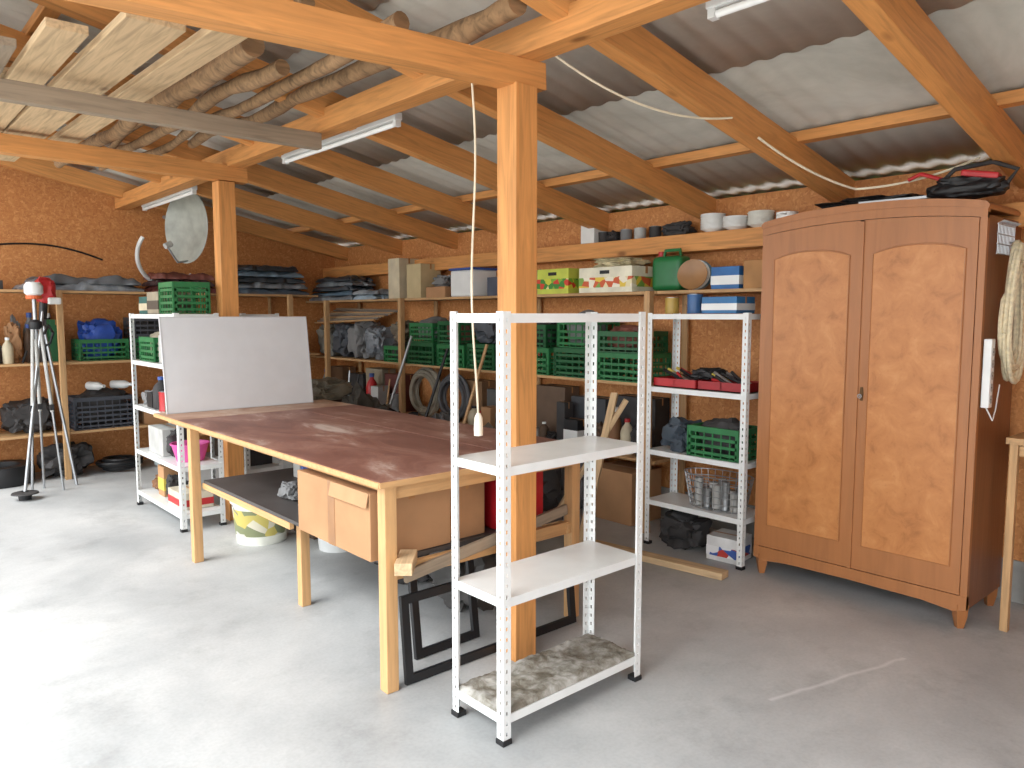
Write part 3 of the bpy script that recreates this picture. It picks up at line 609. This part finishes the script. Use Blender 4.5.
# rear-left white shelf
crate((1.86,6.1,1.153),(.26,.36,.18),GREEN,0,'green crate on the white metal shelf',fill=FILL[0],seed=70); carton((1.86,5.7,1.153),(.24,.3,.2),LGREY,0,'light grey box on the white metal shelf')
crate((1.86,5.62,1.508),(.25,.3,.22),GREEN,0,'green crate on top of the white shelf'); carton((1.86,5.95,1.508),(.24,.26,.16),mat((150,140,120),.7),0,'tan carton on top of the shelf',stripe=mat((80,70,60),.6))
carton((1.86,6.22,1.508),(.22,.2,.13),mat((40,90,84),.6),0,'teal carton on top of the shelf',stripe=CREAM)
clutter(1.78,5.45,6.35,.802,'on the white metal shelf',seed=31,hmax=.26,dmax=.1); clutter(1.92,5.45,6.35,.802,'on the white metal shelf',seed=32,hmax=.3,dmax=.1)
tub((1.86,5.62,.452),PINK,'pink plastic tub on the white shelf',.85); carton((1.86,6.05,.452),(.22,.34,.2),LGREY,0,'pale box on the white shelf'); bag((1.86,5.82,.452),(.2,.12,.2),DARK,55,'dark bundle beside the pink tub')
carton((1.85,5.62,.122),(.22,.3,.12),mat((200,190,170),.6),0,'beige box on the lowest board',stripe=RED); clutter(1.85,5.85,6.35,.122,'on the lowest metal board',seed=37,hmax=.26)
for i,(z,l) in enumerate(((.302,'dark'),(.702,'grey'),(1.102,'green'))): carton((2.45,6.08,z),(.24,.5,.22),[DARK,GREY,GREEN][i],0,l+' box on the white shelf by the post')
# side wall shelving contents
Y=8.08
for i in range(2): tarp((1.72+.05*i,Y,1.722+.06*i),(1.0-.1*i,.42,.065),[M_TARP,mat((96,100,104),.5,var=.25)][i],7+i,['grey','darker grey'][i]+' tarp folded flat on the top shelf',rough=.8)
for i in range(3): tarp((2.62,Y,1.722+.065*i),(.62-.04*i,.4,.07),[mat((100,50,46),.7,var=.3),mat((70,50,50),.7,var=.3),mat((120,70,60),.7,var=.3)][i],10+i,['dark red','brown','dusty red'][i]+' blanket folded on the top shelf',name='folded_blanket',cat='blanket')
for i in range(5): tarp((3.50+.02*(i%2),Y,1.722+.062*i),(.88-.05*i,.4,.066),[mat((80,92,104),.4,var=.3),M_TARP,mat((60,66,72),.4,var=.3),mat((110,130,146),.4,var=.25),mat((50,54,60),.4,var=.3)][i],20+i,['blue-grey','grey','charcoal','pale blue-grey','black'][i]+' plastic sheeting stacked on the top shelf')
carton((.85,Y,1.72),(.5,.3,.08),DARK,0,'flat dark box on the top shelf')
crate((1.88,Y+.03,1.07),(.42,.32,.20),GREEN,0,'green crate on the side wall shelf'); crate((2.34,Y+.03,1.07),(.4,.32,.2),GREEN2,0,'green crate on the side wall shelf',fill=FILL[2],seed=88)
bag((1.88,Y+.03,1.085),(.36,.26,.34),mat((40,76,160),.4,var=.3),61,'crumpled blue plastic bag in a crate'); crate((2.34,Y+.03,1.275),(.4,.32,.2),mat((70,72,78),.6),0,'grey crate stacked on green crate',fill=FILL[1],seed=95)
clutter(Y-.14,.55,1.45,1.07,'on the side wall shelf','x',seed=41,hmax=.4); clutter(Y+.02,.55,1.62,1.07,'on the side wall shelf','x',seed=42,hmax=.5); clutter(Y+.17,.55,1.62,1.07,'on the side wall shelf','x',seed=43,hmax=.55)
carton((2.95,Y,1.07),(.5,.36,.3),CARD,0,'brown carton on the side wall shelf'); carton((3.6,Y,1.07),(.5,.36,.22),GREY,0,'grey carton on the side wall shelf')
crate((1.85,Y,.43),(.52,.36,.30),mat((64,68,76),.6),0,'dark grey crate on the low shelf',fill=(DARK,'dark bundle inside the grey crate'),seed=91)
bottle((1.75,Y-.02,.79),.04,.2,WHITE,WHITE,'white bottle lying on the crate',True,.5); bottle((1.95,Y-.02,.79),.04,.2,WHITE,WHITE,'white bottle lying on the crate',True,.9)
carton((2.35,Y,.43),(.3,.3,.24),CARD,0,'brown carton on the low shelf'); bag((1.25,Y,.43),(.4,.36,.3),DARK,63,'dark bag on the low shelf'); clutter(Y-.1,.55,1.0,.43,'on the low side shelf','x',seed=44,hmax=.4); clutter(Y+.1,.55,1.0,.43,'on the low side shelf','x',seed=48,hmax=.5); carton((3.2,Y,.43),(.5,.36,.26),mat((96,70,50),.7),0,'brown wooden box on the low shelf')
tyre((1.0,8.02,0),.27,.17); bag((1.52,8.05,0),(.42,.4,.3),DARK,64,'black sack on floor under the shelving'); coil((1.98,8.0,0),.14,.02,4,BLACK,'black hose coil on the floor',h=.1)
for i in range(4): bottle((2.30+.1*i,7.93,0),.035,.22,mat((190,200,200),.3),[WHITE,BLUE,WHITE,RED][i],'clear plastic bottle lying on the floor',True,.2+.15*i,'bottles on the floor')
carton((3.2,8.05,0),(.5,.36,.28),mat((90,80,70),.7),0,'dark tan box under the side shelving')
t=thing('black_cable',(1.5,YW,2.1),'black cable running along the strand board wall','cable')
P=[(-.5+1.0*i/16,-.010,.02+.05*math.sin(i/16*math.pi)-.08*(i/16)**3) for i in range(17)]
MB().tube(P,.009,6).obj('cord',BLACK,parent=t,smooth=True)
t=thing('satellite_dish',(2.60,7.52,2.33),'grey round satellite dish hung beside the purlin','satellite dish',(0,0,.25))
pr=[(.0005,0),(.1,.006),(.2,.024),(.28,.05),(.34,.078),(.345,.081),(.34,.086),(.28,.058),(.2,.032),(.1,.014),(.0005,.008)]
MB().lathe(pr,n=40).obj('dish_reflector',mat((160,164,156),.45,var=.2),(0,0,0),(0,-R90,0),parent=t,smooth=True)
MB().tube([(-.07,0,-.32),(-.18,0,-.34),(-.28,0,-.20)],.01,8).obj('feed_arm',METAL,parent=t,smooth=True)
MB().cyl((-.30,0,-.20),(-.24,0,-.17),.028).obj('feed_horn',LGREY,parent=t)
MB().tube([(.01,0,0),(.06,0,0),(.08,.02,.05),(.08,.5,.12),(.08,.62,.15)],.018,8).obj('mounting_arm',METAL,parent=t,smooth=True)
MB().tube([(2.52-.30*math.sin(a),8.0+.12*math.cos(a),2.10-.30*math.cos(a)) for a in [-.9+i*.12 for i in range(26)]],.02,8).obj('drain_pipe',WHITE,smooth=True,label='white curved plastic pipe looping beside the dish',cat='pipe')
# red-topped string trimmer and a slim tripod
base=V((1.06,7.18,0)); top=V((1.36,7.66,1.68)); d=top-base
t=thing('string_trimmer',base,'red string trimmer with long silver shaft leaning upright','string trimmer')
MB().tube([V((0,0,.05)),d],.014,10).obj('shaft',METAL,parent=t,smooth=True)
MB().blob((.16,.17,.22),4,.25).obj('engine_housing',RED,d-V((0,0,.08)),parent=t,smooth=True)
MB().box((0,0,0),(.10,.07,.06),bev=.015).obj('fuel_tank',WHITE,d+V((.06,-.06,-.06)),parent=t)
MB().cyl(d-V((.03,.04,.22)),d-V((.01,.01,.06)),.032).obj('clutch_housing',BLACK,parent=t)
h=d*.72; MB().tube([h,h+V((.06,-.12,.05)),h+V((.08,-.16,.14)),h+V((.06,-.10,.20)),h+V((.04,0,.13))],.011,8).obj('loop_handle',BLACK,parent=t,smooth=True)
MB().lathe([(.045,0),(.05,.04),(.03,.07)],n=16).obj('cutting_head',BLACK,parent=t,smooth=True)
MB().lathe([(.10,.05),(.095,.06),(.03,.07)],n=20).obj('guard',DARK,parent=t,smooth=True)
t=thing('tripod',(1.24,7.42,0),'slim grey metal tripod with white measuring head','tripod')
for fx,fy in ((-.10,-.05),(.13,-.06),(.02,.14)):
    MB().tube([(fx,fy,.0),(fx*.6,fy*.6,.75)],.010,8).obj('lower_leg',METAL,parent=t); MB().tube([(fx*.62,fy*.62,.68),(fx*.22,fy*.22,1.42)],.014,8).obj('upper_leg',LGREY,parent=t)
    MB().box((fx*.61,fy*.61,.72),(.035,.035,.05),bev=.005).obj('leg_clamp',BLACK,parent=t)
MB().cyl((0,0,1.30),(0,0,1.64),.016).obj('centre_column',METAL,parent=t); MB().lathe([(.04,1.38),(.05,1.40),(.05,1.44),(.03,1.46)],n=16).obj('collar',BLACK,parent=t,smooth=True)
MB().lathe([(.05,1.66),(.07,1.68),(.07,1.74),(.05,1.77),(.0005,1.775)],n=20).obj('head',WHITE,parent=t,smooth=True); MB().lathe([(.055,1.63),(.06,1.635),(.06,1.66)],n=18).obj('base_plate',mat((210,100,50),.5),parent=t)
MB().tube([(1.50,7.5,0),(1.36,7.78,1.4)],.013,8).obj('metal_pole',METAL,smooth=True,label='thin silver pole leaning on the shelving',cat='pole')
# cables
t=thing('hanging_extension_cord',(2.0,2.50,2.55),'thin cream power cord hanging from the purlin','cord')
P=[]
for i in range(41):
    k=i/40; P.append((.03*math.sin(k*7)-.03*k,.03*math.sin(k*5+1)-.03*k,-1.55*k+.05))
MB().tube(P,.0045,6).obj('cord',CORD,parent=t,smooth=True)
e=V(P[-1]); MB().lathe([(.008,.04),(.018,.02),(.02,-.03),(.019,-.055)],n=14).obj('socket',mat((228,222,205),.4),e,parent=t,smooth=True)
def sag(p1,p2,s,r,m,label,n=16):
    p1=V(p1);p2=V(p2); MB().tube([p1.lerp(p2,i/n)-V((0,0,s*4*(i/n)*(1-i/n))) for i in range(n+1)],r,6).obj('sagging_cable',m,smooth=True,label=label,cat='cable')
sag((2.27,2.3,2.56),(3.2,2.06,2.42),.08,.005,CORD,'white cable sagging below the rafters')
sag((3.45,2.07,2.37),(4.0,1.83,2.15),.03,.006,CORD,'white cable hanging from a rafter'); sag((4.0,1.83,2.15),(4.2,1.32,2.26),.03,.006,CORD,'white cable running over the wardrobe top')
# wardrobe side things
t=thing('rope_coil',(4.16,1.160,1.82),'coiled natural rope hanging on the wardrobe side','rope')
P=[]
for i in range(28*13+1):
    a=2*math.pi*i/28; L=i/28; rr=.075+.075*((L*.37)%1)
    P.append((rr*math.sin(a)*(1-.3*math.cos(a)),-.016-.008*(L%5),-.31+(.28+.05*math.sin(L*1.7))*math.cos(a)))
MB().tube(P,.010,7).obj('rope',ROPE,parent=t,smooth=True)
MB().tube([(0,.0,.02),(0,-.03,.01),(0,-.035,.03)],.004,6).obj('hook',METAL,parent=t)
t=thing('power_strip',(3.972,1.167,1.07),'white multi-socket power strip mounted vertically','power strip')
MB().box((0,0,.16),(.05,.035,.32),bev=.006).obj('strip_body',WHITE,parent=t)
for i in range(5):
    MB().cyl((0,-.0175,.04+.055*i),(0,-.0195,.04+.055*i),.019).obj('socket',LGREY,parent=t)
    MB().cyl((-.006,-.0195,.04+.055*i),(-.006,-.021,.04+.055*i),.003,n=8).obj('socket_hole',BLACK,parent=t)
MB().tube([(0,0,0),(.03,-.02,-.06),(.1,-.01,-.02),(.14,-.01,.1)],.0035,6).obj('cord',WHITE,parent=t,smooth=True)
t=thing('wire_rack',(4.12,1.172,1.78),'chromed wire grid rack hanging by the wardrobe','rack')
b=MB()
for i in range(13): b.tube([(-.12+.02*i,-.006,0),(-.12+.02*i,-.006,.14),(-.12+.02*i,-.03,.15)],.002,5)
for k in range(4): b.tube([(-.13,-.006,.045*k),(.13,-.006,.045*k)],.0025,5)
b.obj('grid',METAL,parent=t)
t=thing('side_bench',(4.05,.3,0),'small wooden bench beside the wardrobe','bench')
MB().bx(0,.45,0,.80,.90,.93).obj('bench_top',W_PALE,parent=t)
for x in (.03,.42):
    for y in (.03,.77): beam('leg',(x,y,0),(x,y,.9),.035,.035,W_PALE,parent=t)
beam('apron',(.03,.05,.87),(.03,.75,.87),.02,.05,W_PALE,parent=t)
# on top of wardrobe
ZT=2.064
bag((4.24,1.85,ZT),(.30,.5,.06),BLACK,71,'flat black nylon bag on top of the wardrobe')
t=thing('hedge_trimmer',(4.12,1.34,ZT-.01),'long black and red power tool lying on the wardrobe','power tool',(0,0,.1))
MB().blob((.16,.34,.11),72,.25).obj('motor_housing',BLACK,parent=t,smooth=True); MB().box((-.04,-.06,.105),(.08,.16,.03),(.2,0,0),bev=.01).obj('red_cover',RED,parent=t)
MB().tube([(0,-.16,.06),(0,-.20,.12),(0,-.10,.165),(0,.06,.15),(0,.12,.09)],.011,8).obj('handle',DARK,parent=t,smooth=True)
MB().tube([(-.03,.10,.10),(-.04,.2,.14),(-.02,.26,.12)],.010,8).obj('front_handle',RED,parent=t,smooth=True)
MB().box((.0,.33,.03),(.03,.34,.012)).obj('blade',METAL,parent=t)
# ---------------------------------------------------------------- camera, light
cam=bpy.data.cameras.new('camera'); co=bpy.data.objects.new('camera',cam); COL.objects.link(co)
co.location=(0,0,1.5); co.rotation_euler=(math.radians(90-5.2),0,math.radians(-41.5)); cam.lens=26.72; cam.sensor_width=36; cam.clip_start=.05
SC.camera=co
w=bpy.data.worlds.new('sky'); SC.world=w; w.use_nodes=True; nt=w.node_tree; bg=nt.nodes['Background']
tc=N(nt,'ShaderNodeTexCoord'); sp=N(nt,'ShaderNodeSeparateXYZ'); nt.links.new(tc.outputs['Generated'],sp.inputs[0])
r=ramp(nt,sp.outputs[2],[(0,(.97,.98,1)),(.6,(.84,.92,1))]); nt.links.new(r.outputs[0],bg.inputs[0]); bg.inputs[1].default_value=3.1
def sun_and_fill(d,e,ang,col=(1,1,1)):
    l=bpy.data.lights.new('sun_and_fill','SUN'); l.energy=e; l.angle=math.radians(ang); l.color=col
    o=bpy.data.objects.new('sun_and_fill',l); COL.objects.link(o); o.rotation_euler=V(d).to_track_quat('-Z','Y').to_euler()
sun_and_fill((1,.25,-.34),.95,60,(1,.98,.95))  # weak wide fill lamp added to carry light deep to the back
sun_and_fill((.72,.05,-1),5.4,38,(1,1,.98))
SC.view_settings.view_transform='Standard'
